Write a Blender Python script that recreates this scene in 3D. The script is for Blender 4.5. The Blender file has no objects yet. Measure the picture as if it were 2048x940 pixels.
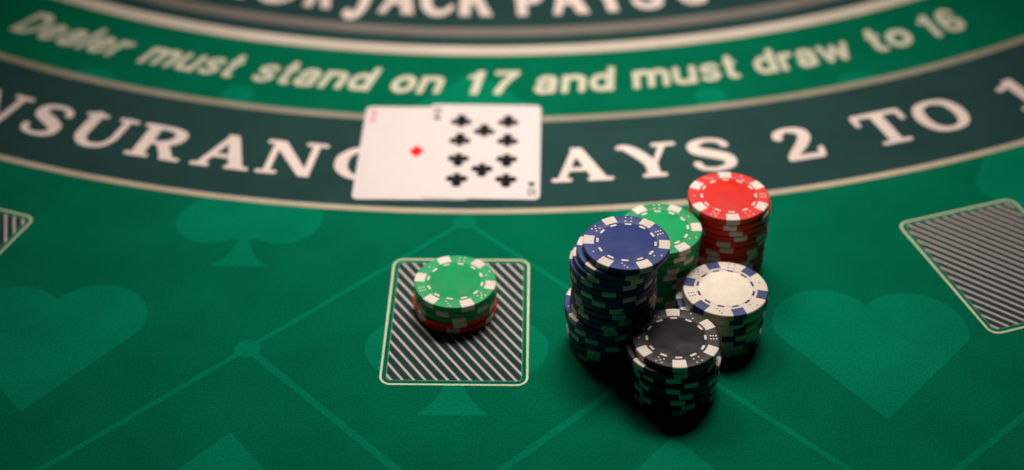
import bpy, bmesh, math, random
import numpy as np
from mathutils import Vector, Matrix

random.seed(11)
MM = 0.001
R = math.radians
sc = bpy.context.scene
COL = sc.collection

# ------------------------------------------------------------------ camera
F_PX, PITCH, CAM_H, ROLL = 3056.7, 0.66937, 485.37, -0.00557
cam_d = bpy.data.cameras.new('camera')
cam = bpy.data.objects.new('camera', cam_d)
COL.objects.link(cam)
cam_d.sensor_width = 36.0
cam_d.lens = F_PX / 2048 * 36.0
cam_d.clip_start = 0.01
cam_d.clip_end = 50
cp, sp = math.cos(PITCH), math.sin(PITCH)
fw = Vector((0, cp, -sp)); up0 = Vector((0, sp, cp)); rt0 = Vector((1, 0, 0))
rt = math.cos(ROLL) * rt0 + math.sin(ROLL) * up0
up = -math.sin(ROLL) * rt0 + math.cos(ROLL) * up0
cam.matrix_world = Matrix(((rt.x, up.x, -fw.x, 0), (rt.y, up.y, -fw.y, 0),
                           (rt.z, up.z, -fw.z, CAM_H * MM), (0, 0, 0, 1)))
cam_d.dof.use_dof = True
cam_d.dof.focus_distance = 0.684
cam_d.dof.aperture_fstop = 3.7
cam_d.dof.aperture_blades = 0
sc.camera = cam

# ------------------------------------------------------------------ light
world = bpy.data.worlds.new('World'); sc.world = world
world.use_nodes = True
bg = world.node_tree.nodes['Background']
bg.inputs[0].default_value = (0.75, 0.85, 1.0, 1)
bg.inputs[1].default_value = 0.001

def aim(o, target):
    o.rotation_euler = (Vector(target) - o.location).to_track_quat('-Z', 'Y').to_euler()

def spot(name, loc, target, power, color, size, blend, radius):
    l = bpy.data.lights.new(name, 'SPOT')
    l.energy = power; l.color = color; l.spot_size = R(size); l.spot_blend = blend
    l.shadow_soft_size = radius
    o = bpy.data.objects.new(name, l); COL.objects.link(o)
    o.location = loc; aim(o, target)
    return o

spot('table_lamp_light', (0.17, 1.22, 1.16), (0.02, 0.685, 0), 118.0, (1.0, 0.91, 0.88), 30.5, 1.0, 0.30)
spot('side_lamp_light', (-0.28, 1.34, 1.02), (0.04, 0.685, 0), 53.0, (1.0, 0.89, 0.83), 29.5, 1.0, 0.27)

sc.view_settings.view_transform = 'Standard'
sc.view_settings.look = 'None'
sc.view_settings.exposure = 0.0
sc.view_settings.gamma = 1.0

# ------------------------------------------------------------------ materials
def new_mat(name):
    m = bpy.data.materials.new(name); m.use_nodes = True
    nt = m.node_tree; b = nt.nodes['Principled BSDF']
    return m, nt, b

def cloth_mat(name, col, var=0.23, bump=0.30):
    """printed felt: fine woven grain in colour and relief"""
    m, nt, b = new_mat(name)
    N, L = nt.nodes, nt.links
    tc = N.new('ShaderNodeTexCoord')
    geo = N.new('ShaderNodeNewGeometry')
    n1 = N.new('ShaderNodeTexNoise'); n1.inputs['Scale'].default_value = 1150; n1.inputs['Detail'].default_value = 2
    n2 = N.new('ShaderNodeTexNoise'); n2.inputs['Scale'].default_value = 28; n2.inputs['Detail'].default_value = 4
    L.new(geo.outputs['Position'], n1.inputs['Vector']); L.new(geo.outputs['Position'], n2.inputs['Vector'])
    mr1 = N.new('ShaderNodeMapRange'); mr1.inputs[1].default_value = 0.3; mr1.inputs[2].default_value = 0.7
    mr1.inputs[3].default_value = 1 - var; mr1.inputs[4].default_value = 1 + var
    mr2 = N.new('ShaderNodeMapRange'); mr2.inputs[1].default_value = 0.3; mr2.inputs[2].default_value = 0.7
    mr2.inputs[3].default_value = 0.91; mr2.inputs[4].default_value = 1.09
    L.new(n1.outputs['Fac'], mr1.inputs[0]); L.new(n2.outputs['Fac'], mr2.inputs[0])
    mul = N.new('ShaderNodeMath'); mul.operation = 'MULTIPLY'
    L.new(mr1.outputs[0], mul.inputs[0]); L.new(mr2.outputs[0], mul.inputs[1])
    vm = N.new('ShaderNodeVectorMath'); vm.operation = 'SCALE'
    vm.inputs[0].default_value = col
    L.new(mul.outputs[0], vm.inputs['Scale'])
    L.new(vm.outputs[0], b.inputs['Base Color'])
    bp = N.new('ShaderNodeBump'); bp.inputs['Strength'].default_value = bump; bp.inputs['Distance'].default_value = 0.0003
    L.new(n1.outputs['Fac'], bp.inputs['Height']); L.new(bp.outputs[0], b.inputs['Normal'])
    b.inputs['Roughness'].default_value = 0.95
    b.inputs['Specular IOR Level'].default_value = 0.02
    return m

def striped_mat(name, dark, light):
    """diagonal stripe print in the object's own coordinates"""
    m = cloth_mat(name, dark)
    nt = m.node_tree; N, L = nt.nodes, nt.links
    b = N['Principled BSDF']
    tc = N.new('ShaderNodeTexCoord'); sep = N.new('ShaderNodeSeparateXYZ')
    L.new(tc.outputs['Object'], sep.inputs[0])
    def math_n(op, a, bb=None):
        n = N.new('ShaderNodeMath'); n.operation = op
        for i, v in enumerate((a, bb)):
            if v is None: continue
            if isinstance(v, (int, float)): n.inputs[i].default_value = v
            else: L.new(v, n.inputs[i])
        return n.outputs[0]
    ang = R(-55.5)
    d = math_n('ADD', math_n('MULTIPLY', sep.outputs[0], math.sin(-ang)), math_n('MULTIPLY', sep.outputs[1], math.cos(ang)))
    fr = math_n('FRACT', math_n('ADD', math_n('DIVIDE', d, 0.00429), 100.55))
    mr = N.new('ShaderNodeMapRange'); mr.interpolation_type = 'SMOOTHSTEP'
    L.new(math_n('ABSOLUTE', math_n('SUBTRACT', fr, 0.5)), mr.inputs[0])
    mr.inputs[1].default_value = 0.115; mr.inputs[2].default_value = 0.155
    mr.inputs[3].default_value = 1; mr.inputs[4].default_value = 0
    mix = N.new('ShaderNodeMix'); mix.data_type = 'RGBA'
    old = b.inputs['Base Color'].links[0].from_socket
    L.new(mr.outputs[0], mix.inputs[0]); L.new(old, mix.inputs[6]); mix.inputs[7].default_value = (*light, 1)
    L.new(mix.outputs[2], b.inputs['Base Color'])
    return m

def plastic_mat(name, col, rough=0.50, spec=0.26, var=0.10, bump=0.08, scale=900, rv=0.09, worn=True):
    m, nt, b = new_mat(name)
    N, L = nt.nodes, nt.links
    geo = N.new('ShaderNodeTexCoord')
    oi = N.new('ShaderNodeObjectInfo')
    add = N.new('ShaderNodeVectorMath'); add.operation = 'ADD'
    L.new(geo.outputs['Object'], add.inputs[0]); L.new(oi.outputs['Random'], add.inputs[1])
    n1 = N.new('ShaderNodeTexNoise'); n1.inputs['Scale'].default_value = scale; n1.inputs['Detail'].default_value = 3
    n2 = N.new('ShaderNodeTexNoise'); n2.inputs['Scale'].default_value = 110; n2.inputs['Detail'].default_value = 5; n2.inputs['Roughness'].default_value = 0.65
    L.new(add.outputs[0], n1.inputs['Vector']); L.new(add.outputs[0], n2.inputs['Vector'])
    mr = N.new('ShaderNodeMapRange'); mr.inputs[1].default_value = 0.3; mr.inputs[2].default_value = 0.7
    mr.inputs[3].default_value = 1 - var; mr.inputs[4].default_value = 1 + var
    L.new(n2.outputs['Fac'], mr.inputs[0])
    vm = N.new('ShaderNodeVectorMath'); vm.operation = 'SCALE'; vm.inputs[0].default_value = col
    age = N.new('ShaderNodeMapRange'); age.inputs[3].default_value = 0.90 if worn else 1.0; age.inputs[4].default_value = 1.06 if worn else 1.0
    L.new(oi.outputs['Random'], age.inputs[0])
    am = N.new('ShaderNodeMath'); am.operation = 'MULTIPLY'
    L.new(mr.outputs[0], am.inputs[0]); L.new(age.outputs[0], am.inputs[1])
    L.new(am.outputs[0], vm.inputs['Scale']); L.new(vm.outputs[0], b.inputs['Base Color'])
    mr2 = N.new('ShaderNodeMapRange'); mr2.inputs[1].default_value = 0.3; mr2.inputs[2].default_value = 0.7
    mr2.inputs[3].default_value = rough - rv; mr2.inputs[4].default_value = rough + rv
    L.new(n2.outputs['Fac'], mr2.inputs[0]); L.new(mr2.outputs[0], b.inputs['Roughness'])
    bp = N.new('ShaderNodeBump'); bp.inputs['Strength'].default_value = bump; bp.inputs['Distance'].default_value = 0.0002
    L.new(n1.outputs['Fac'], bp.inputs['Height']); L.new(bp.outputs[0], b.inputs['Normal'])
    b.inputs['Specular IOR Level'].default_value = spec
    return m

M = {}
M['felt'] = cloth_mat('green_felt', (0.0002, 0.128, 0.060))
M['felt_light'] = cloth_mat('light_green_print', (0.0003, 0.178, 0.088))
M['band'] = cloth_mat('dark_band_print', (0.019, 0.055, 0.050))
M['cream'] = cloth_mat('cream_print', (0.80, 0.66, 0.57), var=0.18)
M['line'] = cloth_mat('beige_line_print', (0.46, 0.40, 0.28), var=0.18)
M['line2'] = cloth_mat('taupe_line_print', (0.30, 0.27, 0.195), var=0.18)
M['grey_line'] = cloth_mat('grey_line_print', (0.19, 0.17, 0.14), var=0.18)
M['pale_line'] = cloth_mat('pale_line_print', (0.60, 0.52, 0.41), var=0.18)
M['rule'] = cloth_mat('ivory_rule_print', (0.60, 0.58, 0.42), var=0.18)
M['outline'] = cloth_mat('pale_green_outline_print', (0.66, 0.72, 0.46), var=0.18)
M['border'] = cloth_mat('pale_teal_border_print', (0.16, 0.40, 0.27), var=0.18)
M['stripes'] = striped_mat('striped_print', (0.020, 0.052, 0.046), (0.58, 0.48, 0.43))
CHIP_COL = {'blue': (0.030, 0.055, 0.205), 'red': (0.80, 0.028, 0.016), 'green': (0.002, 0.34, 0.095),
            'white': (0.82, 0.72, 0.57), 'black': (0.016, 0.014, 0.013)}
for k, c in CHIP_COL.items():
    M['chip_' + k] = plastic_mat(k + '_chip_plastic', c)
    M['inlay_' + k] = plastic_mat(k + '_chip_inlay', tuple(min(0.85, x * 1.06) for x in c), rough=0.54, spec=0.13, bump=0.05, var=0.12, rv=0.20)
M['spot_cream'] = plastic_mat('cream_spot_plastic', (0.82, 0.72, 0.60))
M['spot_blue'] = plastic_mat('blue_spot_plastic', (0.022, 0.045, 0.16))
M['card'] = plastic_mat('card_stock', (0.735, 0.65, 0.605), rough=0.62, spec=0.10, var=0.02, bump=0.02, worn=False)
M['ink_black'] = plastic_mat('black_ink', (0.006, 0.006, 0.006), rough=0.65, spec=0.06)
M['ink_red'] = plastic_mat('red_ink', (0.80, 0.012, 0.012), rough=0.65, spec=0.06)

# ------------------------------------------------------------------ helpers
def link(name, mesh, mat=None, parent=None, loc=(0, 0, 0), rz=0.0):
    o = bpy.data.objects.new(name, mesh); COL.objects.link(o)
    if mat is not None and not mesh.materials: mesh.materials.append(mat)
    if parent is not None: o.parent = parent
    o.location = loc; o.rotation_euler = (0, 0, rz)
    return o

def tag(o, label, cat=None, group=None, kind=None):
    o['label'] = label
    if cat: o['category'] = cat
    if group: o['group'] = group
    if kind: o['kind'] = kind
    return o

def mesh_of(name, verts, faces, smooth=False):
    me = bpy.data.meshes.new(name); me.from_pydata(verts, [], faces)
    bm = bmesh.new(); bm.from_mesh(me); bmesh.ops.recalc_face_normals(bm, faces=bm.faces); bm.to_mesh(me); bm.free()
    if smooth:
        for p in me.polygons: p.use_smooth = True
    me.update()
    return me

# --- shapes as signed fields, filled by marching squares (units: mm or cap heights)
def brush(X, Y, pts):
    d = np.full(X.shape, 1e9)
    for (x0, y0, r0), (x1, y1, r1) in zip(pts[:-1], pts[1:]):
        bx, by = x1 - x0, y1 - y0
        t = np.clip(((X - x0) * bx + (Y - y0) * by) / max(1e-9, bx * bx + by * by), 0, 1)
        d = np.minimum(d, np.hypot(X - x0 - t * bx, Y - y0 - t * by) - (r0 + t * (r1 - r0)))
    return d

def spline(pts, n=10):
    P = [np.array(p, float) for p in pts]; P = [2 * P[0] - P[1]] + P + [2 * P[-1] - P[-2]]
    out = []
    for i in range(1, len(P) - 2):
        for k in range(n):
            t = k / n
            out.append(0.5 * (2 * P[i] + (P[i + 1] - P[i - 1]) * t + (2 * P[i - 1] - 5 * P[i] + 4 * P[i + 1] - P[i + 2]) * t * t
                              + (3 * P[i] - P[i - 1] - 3 * P[i + 1] + P[i + 2]) * t ** 3))
    out.append(P[-2])
    return [tuple(o) for o in out]

def convex(X, Y, pts):
    area = sum(x0 * y1 - x1 * y0 for (x0, y0), (x1, y1) in zip(pts, pts[1:] + pts[:1]))
    if area < 0: pts = pts[::-1]
    d = np.full(X.shape, -1e9)
    for (x0, y0), (x1, y1) in zip(pts, pts[1:] + pts[:1]):
        l = math.hypot(x1 - x0, y1 - y0)
        d = np.maximum(d, ((X - x0) * (y1 - y0) - (Y - y0) * (x1 - x0)) / l)
    return d

def field(prims, X, Y):
    d = np.full(X.shape, 1e9)
    for p in prims:
        k = p[0]
        if k == 'b': e = brush(X, Y, p[1])
        elif k == 's': e = brush(X, Y, spline(p[1]))
        elif k == 'r': e = convex(X, Y, [(p[1], p[2]), (p[3], p[2]), (p[3], p[4]), (p[1], p[4])])
        elif k == 'p': e = convex(X, Y, list(p[1]))
        elif k == 'c': e = np.hypot(X - p[1], Y - p[2]) - p[3]
        elif k == 'x': e = field(p[2], X, Y) - p[1]
        elif k == '-': d = np.maximum(d, -field(p[1], X, Y)); continue
        d = np.minimum(d, e)
    return d

def fill(prims, bounds, step, xf):
    """flat filled mesh of field < 0; xf maps (x, y) to metres"""
    x0, y0, x1, y1 = bounds
    xs = np.arange(x0 - step, x1 + 2 * step, step); ys = np.arange(y0 - step, y1 + 2 * step, step)
    X, Y = np.meshgrid(xs, ys); D = field(prims, X, Y)
    D[np.abs(D) < 1e-6] = 1e-6
    ny, nx = D.shape
    verts, key, faces = [], {}, []
    def vid(k, x, y):
        if k not in key:
            key[k] = len(verts); verts.append((*xf(x, y), 0.0))
        return key[k]
    ins = D < 0
    cnt = ins[:-1, :-1].astype(int) + ins[1:, :-1] + ins[:-1, 1:] + ins[1:, 1:]
    for j, i in zip(*np.nonzero(cnt)):
        cs = ((j, i), (j, i + 1), (j + 1, i + 1), (j + 1, i))
        poly = []
        for a, b in zip(cs, cs[1:] + cs[:1]):
            da, db = D[a], D[b]
            if da < 0: poly.append(vid(a, xs[a[1]], ys[a[0]]))
            if (da < 0) != (db < 0):
                t = da / (da - db)
                poly.append(vid((min(a, b), max(a, b)), xs[a[1]] + t * (xs[b[1]] - xs[a[1]]), ys[a[0]] + t * (ys[b[0]] - ys[a[0]])))
        if len(poly) >= 3: faces.append(poly)
    me = bpy.data.meshes.new('print'); me.from_pydata(verts, [], faces); me.update()
    return me

# ------------------------------------------------------------------ lettering
H_, T_ = 0.115, 0.065           # heavy and thin half widths, in cap heights
def slab(x0, x1, y): return ('b', [(x0 + 0.05, y, 0.05), (x1 - 0.05, y, 0.05)])
LO, HI = 0.05, 0.95
SERIF = {
 'I': (0.50, [('r', .13, .03, .37, .97), slab(0, .5, LO), slab(0, .5, HI)]),
 'N': (1.14, [('r', .14, .03, .26, .95), ('p', [(.07, .99), (.34, .99), (1.02, -.01), (.80, -.01)]), ('r', .86, .05, .99, .97), slab(0, .30, HI), slab(0, .40, LO), slab(.72, 1.14, HI)]),
 'S': (0.80, [('s', [(.69, .76, .075), (.62, .88, .06), (.40, .945, .055), (.17, .85, .09), (.17, .66, .115), (.42, .51, .125), (.65, .35, .115), (.64, .15, .085), (.40, .055, .055), (.16, .12, .06), (.10, .25, .075)])]),
 'U': (1.08, [('s', [(.23, .95, .115), (.23, .55, .115), (.25, .28, .11), (.38, .11, .085), (.57, .07, .07), (.76, .14, .065), (.86, .34, .065), (.87, .60, .065), (.87, .95, .065)]), slab(0, .46, HI), slab(.68, 1.08, HI)]),
 'R': (1.08, [('r', .13, .03, .37, .97), ('s', [(.30, .93, .06), (.58, .92, .065), (.79, .82, .10), (.82, .70, .115), (.74, .55, .095), (.55, .47, .06), (.30, .47, .055)]), ('p', [(.44, .48), (.68, .48), (.98, .03), (.72, .03)]), slab(0, .48, LO), slab(.68, 1.08, LO), slab(0, .35, HI)]),
 'A': (1.14, [('p', [(.10, .03), (.25, .03), (.60, .95), (.46, .97)]), ('p', [(.42, 1.0), (.64, 1.0), (1.04, .03), (.76, .03)]), ('r', .26, .30, .85, .41), slab(0, .38, LO), slab(.66, 1.14, LO)]),
 'C': (0.96, [('s', [(.85, .74, .08), (.74, .89, .06), (.54, .94, .055), (.30, .86, .08), (.15, .66, .11), (.13, .48, .12), (.17, .30, .11), (.33, .12, .08), (.56, .055, .055), (.76, .11, .05), (.90, .24, .045)])]),
 'E': (0.90, [('r', .13, .03, .37, .97), ('r', .10, .89, .80, 1.0), ('r', .10, 0, .84, .11), ('r', .3, .46, .62, .56), ('b', [(.77, .93, .05), (.80, .74, .04)]), ('b', [(.82, .06, .05), (.86, .28, .04)]), ('b', [(.62, .40, .04), (.62, .62, .04)]), slab(0, .4, LO), slab(0, .4, HI)]),
 'P': (0.96, [('r', .13, .03, .37, .97), ('s', [(.30, .93, .06), (.56, .92, .065), (.78, .82, .10), (.82, .68, .115), (.74, .52, .095), (.55, .43, .06), (.30, .43, .055)]), slab(0, .50, LO), slab(0, .35, HI)]),
 'Y': (1.14, [('s', [(.07, .93, .05), (.20, .92, .085), (.36, .76, .115), (.52, .52, .115), (.585, .36, .115)]), ('r', .47, .03, .70, .42), ('p', [(.60, .36), (.72, .44), (.96, .95), (.83, .95)]), slab(.36, .82, LO), slab(.68, 1.14, HI)]),
 '2': (0.82, [('s', [(.12, .74, .095), (.16, .86, .08), (.36, .93, .065), (.58, .84, .105), (.60, .66, .115), (.46, .44, .105), (.26, .23, .09), (.16, .09, .085)]), ('r', .08, 0, .74, .15), ('b', [(.72, .09, .07), (.77, .28, .05)])]),
 'T': (1.04, [('r', .40, .03, .64, .97), ('r', .06, .88, .98, 1.0), ('b', [(.08, .93, .06), (.07, .70, .055)]), ('b', [(.96, .93, .06), (.97, .70, .055)]), slab(.22, .82, LO)]),
 'O': (1.00, [('s', [(.50, .94, .06), (.24, .85, .09), (.125, .62, .115), (.125, .38, .115), (.24, .15, .09), (.50, .06, .06), (.76, .15, .09), (.875, .38, .115), (.875, .62, .115), (.76, .85, .09), (.50, .94, .06)])]),
 '1': (0.60, [('r', .24, .03, .47, .97), ('s', [(.40, .93, .06), (.25, .82, .06), (.07, .76, .06)]), slab(.02, .60, LO)]),
 'B': (1.00, [('r', .13, .03, .37, .97), ('s', [(.30, .94, .055), (.58, .93, .06), (.74, .83, .09), (.74, .68, .09), (.58, .54, .06), (.30, .52, .055)]), ('s', [(.30, .52, .055), (.62, .51, .06), (.83, .40, .10), (.83, .20, .10), (.64, .06, .06), (.30, .06, .055)]), slab(0, .35, LO), slab(0, .35, HI)]),
 'L': (0.88, [('r', .13, .03, .37, .97), ('r', .10, 0, .82, .11), ('b', [(.80, .06, .05), (.85, .30, .045)]), slab(0, .4, LO), slab(0, .5, HI)]),
 'K': (1.10, [('r', .13, .03, .37, .97), ('p', [(.34, .44), (.46, .36), (.92, .95), (.78, .95)]), ('p', [(.44, .56), (.62, .64), (1.0, .03), (.74, .03)]), slab(0, .48, LO), slab(0, .48, HI), slab(.66, 1.10, LO), slab(.66, 1.06, HI)]),
 'J': (0.74, [('s', [(.50, .95, .115), (.50, .40, .115), (.49, .10, .11), (.40, -.10, .085), (.24, -.15, .07), (.12, -.08, .09)]), slab(.26, .74, HI)]),
 '3': (0.80, [('s', [(.12, .80, .085), (.24, .92, .065), (.46, .93, .07), (.62, .80, .10), (.58, .64, .09), (.36, .54, .055)]), ('s', [(.36, .54, .055), (.60, .47, .09), (.69, .30, .115), (.58, .12, .09), (.36, .05, .06), (.16, .10, .07), (.09, .24, .09)])]),
}
W = 0.098
def st(x, y0, y1): return ('r', x - W, y0, x + W, y1)
def bowl(cx, cy, rx, ry, w=W): return ('b', [(cx + rx * math.cos(a), cy + ry * math.sin(a), w) for a in np.linspace(0, 2 * math.pi, 29)])
def arch(x0, x1, top): return ('s', [(x0, top - .26, W), (x0 + .05, top - .13, W), ((x0 + x1) / 2 + .02, top - .085, W), (x1 - .03, top - .15, W), (x1, top - .30, W), (x1, .10, W)])
SANS = {
 'D': (.80, [st(.10, 0, 1), ('s', [(.10, .90, W), (.40, .90, W), (.62, .76, W), (.69, .50, W), (.62, .24, W), (.40, .10, W), (.10, .10, W)])]),
 'e': (.64, [('s', [(.12, .37, .075), (.32, .37, .075), (.53, .38, .075), (.50, .55, W), (.32, .645, W), (.14, .54, W), (.10, .37, W), (.15, .19, W), (.33, .09, W), (.53, .17, .085)])]),
 'a': (.64, [('s', [(.11, .53, .085), (.22, .645, W), (.40, .645, W), (.50, .53, W), (.50, .10, W)]), ('s', [(.48, .42, .07), (.28, .39, .08), (.13, .30, W), (.12, .16, W), (.24, .085, W), (.40, .12, W), (.50, .26, .08)])]),
 'l': (.20, [st(.10, 0, 1)]),
 'r': (.44, [st(.10, 0, .74), ('s', [(.10, .44, W), (.16, .58, W), (.36, .645, W)])]),
 'm': (1.02, [st(.10, 0, .74), arch(.10, .51, .74), arch(.51, .92, .74)]),
 'n': (.66, [st(.10, 0, .74), arch(.10, .56, .74)]),
 'u': (.66, [st(.56, 0, .74), ('s', [(.10, .66, W), (.10, .26, W), (.17, .13, W), (.32, .09, W), (.48, .14, W), (.56, .28, W)])]),
 's': (.60, [('s', [(.49, .57, .08), (.40, .65, .085), (.24, .65, .09), (.12, .55, W), (.19, .43, W), (.38, .36, W), (.49, .24, W), (.40, .11, .09), (.24, .085, .085), (.09, .17, .08)])]),
 't': (.40, [('s', [(.18, .90, W), (.18, .40, W), (.18, .18, W), (.24, .095, .095), (.34, .085, .085)]), ('r', .02, .60, .38, .74)]),
 'd': (.68, [st(.58, 0, 1), bowl(.33, .37, .23, .28)]),
 'o': (.68, [bowl(.34, .37, .24, .28)]),
 'w': (.96, [('b', [(.09, .66, W), (.26, .09, W), (.48, .62, .085), (.70, .09, W), (.87, .66, W)])]),
 '1': (.40, [st(.28, 0, 1), ('s', [(.26, .90, W), (.20, .78, .08), (.07, .74, .075)])]),
 '7': (.64, [('r', .02, .83, .62, 1), ('s', [(.54, .88, .09), (.36, .58, W), (.26, .30, W), (.22, .09, W)])]),
 '6': (.66, [bowl(.33, .32, .22, .225), ('s', [(.53, .80, .085), (.42, .90, W), (.28, .89, W), (.15, .74, W), (.11, .50, W), (.11, .32, W)])]),
}

# ------------------------------------------------------------------ table with its printed layout
CX, CY = -9.54, 1372.73           # centre of the layout's arcs
AX = R(-1.13)                     # axis of the layout
def polar(r, deg): a = R(deg); return CX + r * math.sin(a), CY - r * math.cos(a)

def slab_mesh(x0, y0, x1, y1, z0, z1):
    bm = bmesh.new(); bmesh.ops.create_cube(bm, size=1)
    for v in bm.verts:
        v.co = Vector((x0 + (v.co.x + .5) * (x1 - x0), y0 + (v.co.y + .5) * (y1 - y0), z0 + (v.co.z + .5) * (z1 - z0))) * MM
    me = bpy.data.meshes.new('slab'); bm.to_mesh(me); bm.free(); return me

table = link('table', slab_mesh(-900, 150, 900, 1450, -25, 0), M['felt'])
tag(table, 'green felt card table with printed blackjack layout', kind='structure')

def sheet(name, me, mat, z, parent=table, loc=(0, 0), rz=0.0):
    return link(name, me, mat, parent, (loc[0] * MM, loc[1] * MM, z * MM), rz)

def ring_mesh(r0, r1, a0=-62, a1=62, n=260):
    vs, fs = [], []
    for i in range(n + 1):
        a = a0 + (a1 - a0) * i / n
        for r in (r0, r1):
            x, y = polar(r, a); vs.append((x * MM, y * MM, 0))
    for i in range(n): fs.append((2 * i, 2 * i + 1, 2 * i + 3, 2 * i + 2))
    me = bpy.data.meshes.new('ring'); me.from_pydata(vs, [], fs); me.update(); return me

Z1, Z2, Z3 = 0.05, 0.10, 0.15
ins_band = sheet('printed_band', ring_mesh(655, 738), M['band'], Z2)
ins_band['label'] = 'dark printed band lettered INSURANCE PAYS 2 TO 1'
rule_text = sheet('printed_line', ring_mesh(575.0, 585.5), M['pale_line'], Z3)
rule_text['label'] = 'broad pale curved line above the dealer rule'
bj_band = sheet('printed_band', ring_mesh(440, 575.4), M['band'], Z2)
bj_band['label'] = 'dark printed band lettered BLACK JACK PAYS 3 TO 2'
sheet('printed_line', ring_mesh(737.2, 741.6), M['line'], Z3)
sheet('printed_line', ring_mesh(651.8, 657.2), M['line2'], Z3)
sheet('printed_line', ring_mesh(553.0, 563.5), M['grey_line'], Z3)

def put_letter(glyphs, ch, mat, base_r, cap, a0, a1, slant=0.0, parent=None, plain=False, step=0.022):
    w, prims = glyphs[ch]
    if plain:      # heavy lettering without slab feet
        prims = [('x', 0.035, [p for p in prims if not (p[0] == 'b' and len(p[1]) == 2 and p[1][0][1] == p[1][1][1] and p[1][0][2] == 0.05)])]
    width = R(a1 - a0) * (base_r - cap * 0.5)
    sx = width / w
    am = (a0 + a1) / 2
    me = fill(prims, (-0.05, -0.3, w + 0.1, 1.08), step, lambda x, y: (((x - w / 2) * sx + slant * y * cap) * MM, y * cap * MM))
    x, y = polar(base_r, am)
    o = link('letter', me, mat, parent if parent is not None else table, (x * MM, y * MM, (Z3 - (Z2 if parent in (ins_band, bj_band) else 0)) * MM), R(am))
    return o

INS = [('I', -28.0, -26.8), ('N', -25.75, -22.8), ('S', -22.25, -20.2), ('U', -19.75, -17.0), ('R', -16.65, -13.95), ('A', -13.5, -10.75), ('N', -10.5, -7.65), ('C', -7.15, -4.75),
       ('E', -4.3, -2.3), ('P', 0.0, 2.1), ('A', 2.45, 5.22), ('Y', 5.55, 8.35), ('S', 8.75, 10.85), ('2', 12.85, 14.9), ('T', 16.95, 19.6),
       ('O', 19.95, 22.45), ('1', 24.85, 26.5)]
for ch, a0, a1 in INS: put_letter(SERIF, ch, M['cream'], 714.8, 30.8, a0, a1, parent=ins_band)
BJ = [('B', -26.0, -23.3), ('L', -22.6, -20.4), ('A', -20.1, -17.2), ('C', -17.0, -14.0), ('K', -13.35, -11.05), ('J', -10.25, -8.5), ('A', -8.1, -5.3), ('C', -5.2, -2.85),
      ('K', -2.7, -0.05), ('P', 1.2, 3.45), ('A', 3.7, 6.5), ('Y', 6.45, 9.3), ('S', 9.4, 11.6), ('3', 12.7, 14.8), ('T', 17.0, 19.5), ('O', 19.8, 22.3), ('2', 23.8, 26.0)]
for ch, a0, a1 in BJ: put_letter(SERIF, ch, M['cream'], 538.5, 42.0, a0, a1, parent=bj_band, plain=True)

RULE = [('Dealer', -28.65, -21.3), ('must', -20.05, -14.45), ('stand', -13.35, -6.75), ('on', -5.75, -2.95), ('17', -1.75, 1.05), ('and', 2.0, 6.35),
        ('must', 7.35, 13.3), ('draw', 14.25, 20.05), ('to', 21.35, 24.1), ('16', 25.05, 27.75)]
GAP = 0.085
for word, a0, a1 in RULE:
    gap = {'17': 0.22, '16': 0.16}.get(word, GAP)
    tot = sum(SANS[c][0] for c in word) + gap * (len(word) - 1)
    x = 0.0
    for c in word:
        w = SANS[c][0]
        put_letter(SANS, c, M['rule'], 628.2, 25.2, a0 + (a1 - a0) * x / tot, a0 + (a1 - a0) * (x + w) / tot, slant=0.17, step=0.03)
        x += w + gap

# --- faint suit marks, mirrored about the layout's axis (s across, t outward from the arcs' centre)
def layout(s, t):
    a = AX
    return CX + s * math.cos(a) + t * math.sin(a), CY - t * math.cos(a) + s * math.sin(a)

def suit(prims, bounds, s, t, lean, name='suit_mark', z=Z1, mat='felt_light'):
    me = fill(prims, bounds, 1.0, lambda x, y: (x * MM, y * MM))
    x, y = layout(s, t)
    return sheet(name, me, M[mat], z, loc=(x, y), rz=AX + lean)

def heart_p(h, w): return [('b', [(w * .5 - h * .29, h * .70, h * .29), (0, 0, .2)]), ('b', [(-w * .5 + h * .29, h * .70, h * .29), (0, 0, .2)]), ('p', [(-6, h * .7), (6, h * .7), (0, 5)])]
def stem(hw, h, neck): return [('p', [(-hw * (1 - (k / 8)) ** 3.0 - neck, h * k / 8), (hw * (1 - (k / 8)) ** 3.0 + neck, h * k / 8), (hw * (1 - ((k + 1) / 8)) ** 3.0 + neck, h * (k + 1) / 8), (-hw * (1 - ((k + 1) / 8)) ** 3.0 - neck, h * (k + 1) / 8)]) for k in range(8)]
def spade_p(w, h):
    r = w * .265
    return stem(w * .165, h * .36, w * .03) + [('b', [(w * .5 - r, h * .42, r), (0, h, .2)]), ('b', [(-w * .5 + r, h * .42, r), (0, h, .2)]), ('p', [(-w * .2, h * .45), (w * .2, h * .45), (0, h * .9)]), ('r', -w * .12, h * .24, w * .12, h * .5)]
for sgn in (-1, 1):
    suit(heart_p(88, 92), (-50, -2, 50, 92), sgn * 193.3, 888.8, -sgn * R(2.3))
    suit(spade_p(76, 92), (-42, 0, 42, 94), sgn * 112, 786, 0)
    suit(spade_p(76, 92), (-42, 0, 42, 94), sgn * 318, 745, -sgn * R(-14))
    suit([('p', [(0, 0), (-37, -44), (0, -88), (37, -44)])], (-40, -90, 40, 2), sgn * 97.3, 900.3, 0)
    suit([('c', 0, 0, 15), ('c', 26, -22, 15), ('c', -26, -22, 15), ('p', [(-20, -50), (20, -50), (0, -5)])], (-45, -55, 45, 20), sgn * 226, 617, 0)
    suit([('c', 0, -9, 9), ('r', -8, -40, 8, -9)], (-20, -55, 20, 2), sgn * 137, 619, 0)
suit(spade_p(86, 108), (-48, 0, 48, 110), 0, 889, 0)
suit(spade_p(86, 95), (-48, 0, 48, 97), 0, 697, 0)

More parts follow.
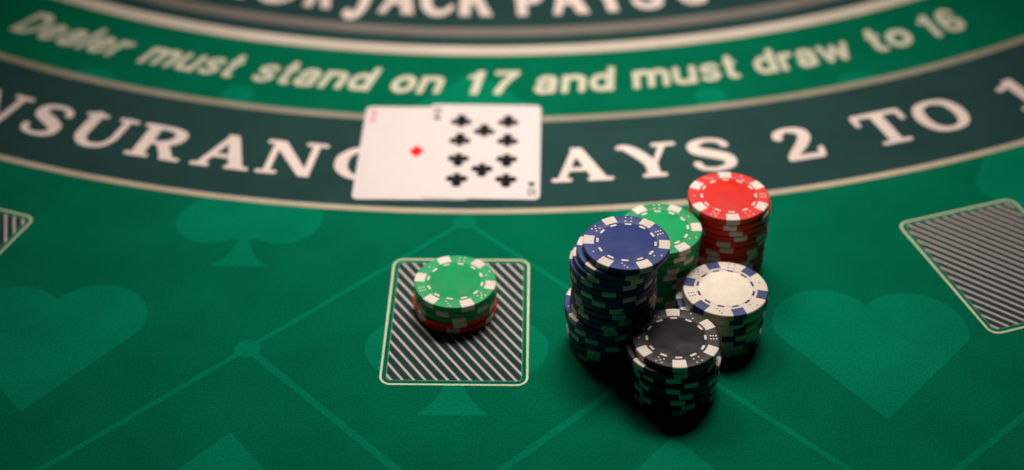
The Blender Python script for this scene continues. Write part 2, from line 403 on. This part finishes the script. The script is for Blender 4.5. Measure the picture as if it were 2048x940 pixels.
def strip(p, q, wd, name='lattice_line'):
    (x0, y0), (x1, y1) = layout(*p), layout(*q)
    l = math.hypot(x1 - x0, y1 - y0)
    me = bpy.data.meshes.new(name)
    me.from_pydata([(0, -wd / 2 * MM, 0), (l * MM, -wd / 2 * MM, 0), (l * MM, wd / 2 * MM, 0), (0, wd / 2 * MM, 0)], [], [(0, 1, 2, 3)]); me.update()
    return sheet(name, me, M['felt_light'], Z1 - 0.025, loc=(x0, y0), rz=math.atan2(y1 - y0, x1 - x0))
nodeA, nodeB = (0, 748), (98, 846)
for sgn in (-1, 1):
    strip((0, 748), (sgn * 98, 846), 2.7)
    strip((sgn * 98, 846), (sgn * 193, 941), 2.9)
    strip((sgn * 98, 846), (0, 944), 3.6)
    strip((sgn * 193, 941), (sgn * 318, 828), 2.9)
    strip((sgn * 193, 941), (sgn * 250, 998), 2.9)
    x, y = layout(sgn * 98, 846)
    sheet('lattice_dot', fill([('c', 0, 0, 6.2)], (-7, -7, 7, 7), 0.6, lambda x, y: (x * MM, y * MM)), M['felt_light'], Z1, loc=(x, y))
x, y = layout(0, 748)
sheet('lattice_dot', fill([('c', 0, 0, 6.2)], (-7, -7, 7, 7), 0.6, lambda x, y: (x * MM, y * MM)), M['felt_light'], Z1, loc=(x, y))

# --- betting boxes: rounded outline and a striped panel
def rrect(w, h, r, n=8):
    out = []
    for cx, cy, a in ((w / 2 - r, h / 2 - r, 0), (-w / 2 + r, h / 2 - r, 90), (-w / 2 + r, -h / 2 + r, 180), (w / 2 - r, -h / 2 + r, 270)):
        for k in range(n + 1):
            b = R(a + 90 * k / n); out.append((cx + r * math.cos(b), cy + r * math.sin(b)))
    return out
def rframe(w, h, r, t):
    o, i = rrect(w + t, h + t, r + t / 2), rrect(w - t, h - t, max(.3, r - t / 2)); n = len(o)
    me = bpy.data.meshes.new('frame')
    me.from_pydata([(x * MM, y * MM, 0) for x, y in o + i], [], [(k, (k + 1) % n, n + (k + 1) % n, n + k) for k in range(n)]); me.update(); return me
def rpanel(w, h, r):
    o = rrect(w, h, r); me = bpy.data.meshes.new('panel')
    me.from_pydata([(x * MM, y * MM, 0) for x, y in o], [], [tuple(range(len(o)))]); me.update(); return me
fr_me, gap_me, pan_me = rframe(67.3, 89.8, 5.0, 1.05), rpanel(67.3, 89.8, 5.0), rpanel(62.2, 84.6, 2.2)
line_me = rframe(62.2, 84.6, 2.2, 0.28)
for k, lab in ((-1, None), (0, None), (1, None)):
    ang = -1.16 + 19.12 * k
    x, y = polar(824.3, ang)
    bx = sheet('betting_box', gap_me, M['felt'], Z1 + 0.025, loc=(x, y), rz=R(ang))
    link('outline', fr_me, M['outline'], bx, (0, 0, 0.05 * MM))
    link('striped_panel', pan_me, M['stripes'], bx, (0, 0, 0.04 * MM))
    link('panel_border', line_me, M['border'], bx, (0, 0, 0.07 * MM))

# ------------------------------------------------------------------ playing cards
def card_mesh():
    o = rrect(63, 88, 3.4); n = len(o); t = 0.30
    vs = [(x * MM, y * MM, 0) for x, y in o] + [(x * MM, y * MM, t * MM) for x, y in o]
    fs = [tuple(range(n - 1, -1, -1)), tuple(range(n, 2 * n))] + [(k, (k + 1) % n, n + (k + 1) % n, n + k) for k in range(n)]
    return mesh_of('card', vs, fs)
CARD = card_mesh()
def mmf(x, y): return (x * MM, y * MM)
def club_p(s): return [('c', 0, .30 * s, .235 * s), ('c', -.27 * s, -.08 * s, .235 * s), ('c', .27 * s, -.08 * s, .235 * s), ('c', 0, .05 * s, .12 * s), ('p', [(-.05 * s, .1 * s), (.05 * s, .1 * s), (.17 * s, -.5 * s), (-.17 * s, -.5 * s)])]
club_me = fill(club_p(11.8), (-7, -7, 7, 7), 0.3, mmf); club_s = fill(club_p(4.2), (-3, -3, 3, 3), 0.15, mmf)
def dia_p(w, h): return [('p', [(0, h / 2), (w / 2, 0), (0, -h / 2), (-w / 2, 0)])]
dia_me = fill(dia_p(8.6, 11.5), (-6, -7, 6, 7), 0.3, mmf); dia_s = fill(dia_p(3.2, 4.3), (-3, -3, 3, 3), 0.15, mmf)
def glyph_mm(parts, cap, sx=1.0):
    prims = []
    return fill(parts[1], (-.05, -.05, parts[0] + .1, 1.08), 0.04, lambda x, y: ((x - parts[0] / 2) * cap * sx * MM, (y - .5) * cap * MM))
ten_g = (1.0, [('r', .06, 0, .20, 1), ('b', [(.13, .95, .05), (.02, .8, .04)]), ('b', [(.66 + .24 * math.cos(a), .5 + .44 * math.sin(a), .065) for a in np.linspace(0, 2 * math.pi, 25)])])
a_g = (.84, [('b', [(.08, .04, .055), (.40, .95, .055)]), ('b', [(.40, .95, .08), (.76, .04, .08)]), ('r', .2, .28, .62, .40), ('r', 0, 0, .2, .08), ('r', .62, 0, .9, .08)])
ten_me, ace_me = glyph_mm(ten_g, 6.2, 0.75), glyph_mm(a_g, 6.0, 0.8)

def card(label, x, y, rz, z, tilt, pips, mesh, small, index, mat, lift=0.0):
    c = link('playing_card', CARD, M['card'], None, (x * MM, y * MM, z * MM))
    c.rotation_euler = (lift, tilt, rz)
    tag(c, label, 'playing card')
    zt = 0.335 * MM
    for px, py, fl in pips:
        link('pip', mesh, mat, c, (px * MM, py * MM, zt), math.pi if fl else 0)
    for s in (1, -1):
        link('index', index, mat, c, (-s * 27.0 * MM, s * 37.5 * MM, zt), 0 if s > 0 else math.pi)
        link('small_pip', small, mat, c, (-s * 27.0 * MM, s * 30.6 * MM, zt), 0 if s > 0 else math.pi)
    return c
card('white ace of diamonds playing card tucked under the ten of clubs', -52.2, 687.5, R(-1.3), 0.18, 0, [(0, 0, 0)], dia_me, dia_s, ace_me, M['ink_red'])
ten_pips = [(sx * 13.2, yy, yy < 0) for sx in (-1, 1) for yy in (27.6, 9.3, -9.3, -27.6)] + [(0, 18.4, 0), (0, -18.4, 1)]
card('white ten of clubs playing card lying on top of the ace', -15.6, 687.5, R(-1.5), 0.85, R(0.3), ten_pips, club_me, club_s, ten_me, M['ink_black'], lift=R(0.6))

# ------------------------------------------------------------------ poker chips
RC, TH = 19.6, 3.3
def lathe(profile, n=72):
    vs, fs = [], []
    m = len(profile)
    for i in range(n):
        a = 2 * math.pi * i / n
        for r, z in profile: vs.append((r * math.cos(a) * MM, r * math.sin(a) * MM, z * MM))
    for i in range(n):
        j = (i + 1) % n
        for k in range(m - 1): fs.append((i * m + k, j * m + k, j * m + k + 1, i * m + k + 1))
    fs.append(tuple(i * m for i in range(n))[::-1]); fs.append(tuple(i * m + m - 1 for i in range(n)))
    return mesh_of('lathe', vs, fs)
def shade_auto(me, deg=32):
    for p in me.polygons: p.use_smooth = True
    bm = bmesh.new(); bm.from_mesh(me)
    for e in bm.edges:
        e.smooth = not (len(e.link_faces) == 2 and e.calc_face_angle(0) > R(deg))
    bm.to_mesh(me); bm.free()
# body: rounded rim, flat ring with a fine step to the sunken centre
BODY = lathe([(18.9, 0), (19.25, .06), (RC - .06, .32), (RC, .6), (RC, TH - .6), (RC - .06, TH - .32), (19.25, TH - .06), (18.9, TH), (13.75, TH), (13.6, TH - .05), (13.5, TH - .22), (12.75, TH - .22), (12.65, TH - .14), (12.5, TH - .10)])
shade_auto(BODY, 40)
INLAY = lathe([(12.45, TH - .20), (12.42, TH - .06), (12.3, TH - .03)]); shade_auto(INLAY, 60)
def spot_mesh():
    """edge spot: straight sided inlay that wraps from the top ring over the rim to the underside"""
    e = 0.035
    prof = [(14.6, TH + e), (18.95, TH + e), (19.3, TH - .05 + e), (RC - .02, TH - .3), (RC + e, TH - .6), (RC + e, .6), (RC - .02, .3), (19.3, .06), (18.9, .03)]
    n = 6; vs, fs = [], []
    for i in range(n + 1):
        u = -1 + 2 * i / n
        for r, z in prof:
            hw = 2.85 + .35 * (r - 14.6) / 5
            y = u * hw; vs.append((math.sqrt(r * r - y * y) * MM, y * MM, z * MM))
    m = len(prof)
    for i in range(n):
        for k in range(m - 1): fs.append((i * m + k, (i + 1) * m + k, (i + 1) * m + k + 1, i * m + k + 1))
    return mesh_of('spot', vs, fs)
SPOT = spot_mesh(); shade_auto(SPOT, 40)
def box_mesh(lx, ly, lz):
    bm = bmesh.new(); bmesh.ops.create_cube(bm, size=1)
    for v in bm.verts: v.co = Vector((v.co.x * lx, v.co.y * ly, v.co.z * lz)) * MM
    me = bpy.data.meshes.new('dash'); bm.to_mesh(me); bm.free(); return me
DASH = box_mesh(1.05, 3.0, 0.34)
def pip_mesh(n):
    d = 1.28
    P = {1: [(0, 0)], 2: [(-d, -d * .8), (d, d * .8)], 3: [(-d, -d), (0, 0), (d, d)], 4: [(-d, -d), (d, -d), (-d, d), (d, d)],
         5: [(-d, -d), (d, -d), (-d, d), (d, d), (0, 0)], 6: [(q * d * .95, s * d * .8) for q in (-1, 0, 1) for s in (-1, 1)]}[n]
    vs, fs = [], []
    for x, y in P:
        b = len(vs); k = 10
        for z in (-.1, .03):
            for i in range(k): vs.append(((x + .40 * math.cos(i * .6283)) * MM, (y + .40 * math.sin(i * .6283)) * MM, z * MM))
        fs.append(tuple(range(b + k, b + 2 * k)))
        for i in range(k): fs.append((b + i, b + (i + 1) % k, b + k + (i + 1) % k, b + k + i))
    return mesh_of('pips', vs, fs)
PIPS = {n: pip_mesh(n) for n in range(1, 7)}
MESHES = {}
def with_mat(base, key, mat):
    if (key, mat.name) not in MESHES:
        me = base.copy(); me.materials.clear(); me.materials.append(mat); MESHES[(key, mat.name)] = me
    return MESHES[(key, mat.name)]

ORD = ['top', 'second', 'third', 'fourth', 'fifth', 'sixth', 'seventh', 'eighth', 'ninth', 'tenth', 'eleventh', 'twelfth', 'thirteenth',
       'fourteenth', 'fifteenth', 'sixteenth', 'seventeenth', 'eighteenth']
def chip(colour, x, y, z, rot, label, group, detail, dice):
    mb, ms = M['chip_' + colour], M['spot_blue' if colour == 'white' else 'spot_cream']
    root = bpy.data.objects.new('poker_chip', None); COL.objects.link(root)
    root.empty_display_size = 0.01
    root.location = (x * MM, y * MM, z * MM); root.rotation_euler = (0, 0, rot)
    tag(root, label, 'poker chip', group)
    link('body', with_mat(BODY, 'body', mb), None, root)
    for k in range(6): link('edge_spot', with_mat(SPOT, 'spot', ms), None, root, (0, 0, 0), R(60 * k))
    if detail:
        link('inlay', with_mat(INLAY, 'inlay', M['inlay_' + colour]), None, root)
        for k in range(12):
            a = R(30 * k)
            link('dash', with_mat(DASH, 'dash', ms), None, root, (12.98 * math.cos(a) * MM, 12.98 * math.sin(a) * MM, (TH - .155) * MM), a)
        for k, n in enumerate(dice):
            a = R(30 - 60 * k)          # clockwise, between the spots
            link('dice_pips', with_mat(PIPS[n], 'pips%d' % n, ms), None, root, (16.5 * math.cos(a) * MM, 16.5 * math.sin(a) * MM, TH * MM), a)
    return root

def stack(name, where, colours, top_xy, offs, rots, details, dice, group, z0=0.03):
    n = len(colours)
    for i, c in enumerate(colours):
        dx, dy = offs[i] if i < len(offs) else (random.uniform(-.5, .5), random.uniform(-.5, .5))
        rot = R(rots[i]) if i < len(rots) and rots[i] is not None else random.uniform(0, 6.28)
        place = ORD[i] + (' from the top' if i else '')
        if i == n - 1: place = 'bottom'
        lab = '%s poker chip, %s in %s' % (c, place, where)
        chip(c, top_xy[0] + dx, top_xy[1] + dy, z0 + (n - 1 - i) * TH, rot, lab, group, i in details, dice)

jit = lambda n, s=.4: [(random.uniform(-s, s), random.uniform(-s, s)) for _ in range(n)]
bdx = [0, -2.7, -4.3, -5.7, -5.6, -5.3, -5.1, -4.7, -4.4, -4.8, -5.0, -7.6, -7.2, -6.2, -5.9, -6.2, -5.7, -5.2]
bdy = [0, -.2, -.1, .3, .2, -.1, .2, .3, .1, -.1, 0, .5, .3, .2, .4, .3, .5, .4]
stack('blue', 'the tall blue stack', ['blue'] * 18, (51.1, 532.9), list(zip(bdx, bdy)), [53.5, 43, 55, 50, 22, 49, 7, 30, 33], set(range(0, 4)) | {10, 11}, (4, 6, 2, 3, 1, 5), 'chips of the tall blue stack')
kdx = [0, -2.8, -1.2, 1.1, .9, 1.0, .4, .2, 0]
kdy = [0, -.6, .2, .3, 0, .2, -.2, .1, 0]
stack('black', 'the all-black stack', ['black'] * 9, (72.4, 502.1), list(zip(kdx, kdy)), [30, 40, 27, 44, 21, 38, 30], {0, 1, 2, 3}, (2, 6, 4, 5, 1, 3), 'chips of the black stack')
wdx = [0, .3, -3.0, -.9, -.5, -1.2, -1.8, -1.0]
wdy = [0, .4, .6, .4, .1, .2, 0, .3]
stack('white', 'the white stack with blue spots', ['white'] * 8, (98.8, 539.4), list(zip(wdx, wdy)), [44, 38, 10], {0, 1, 2}, (4, 1, 2, 3, 6, 5), 'chips of the white stack')
rdx = [0, .9, 1.0, .8, .5, .9, .6, .3, .5, .2, .4, .3, .3]
stack('red', 'the all-red stack', ['red'] * 13, (104.5, 588.4), [(a, random.uniform(-.1, .5)) for a in rdx], [30, 24, 33, 41, 18, 22], {0, 1, 2}, (2, 6, 4, 5, 1, 3), 'chips of the red stack')
gdx = [0, -.3, -.5, -.8, -1.0, -1.4, -1.6, -1.5, -1.2, -1.0, -1.2, -1.0]
stack('green', 'the all-green stack behind the blue stack', ['green'] * 12, (70.2, 567.8), [(a, random.uniform(-.3, .3)) for a in gdx], [2, 55, 12, 48], {0, 1}, (1, 2, 3, 6, 5, 4), 'chips of the green stack')
stack('bet', 'the short bet stack on the striped box', ['green', 'green', 'green', 'red', 'red'], (-27.2, 557.3), [(0, 0), (.3, .2), (.1, .1), (-.9, .2), (.2, -.1)], [50, 12, 36, 40, 27], {0}, (4, 2, 5, 3, 6, 1), 'chips of the short bet stack', z0=0.17)
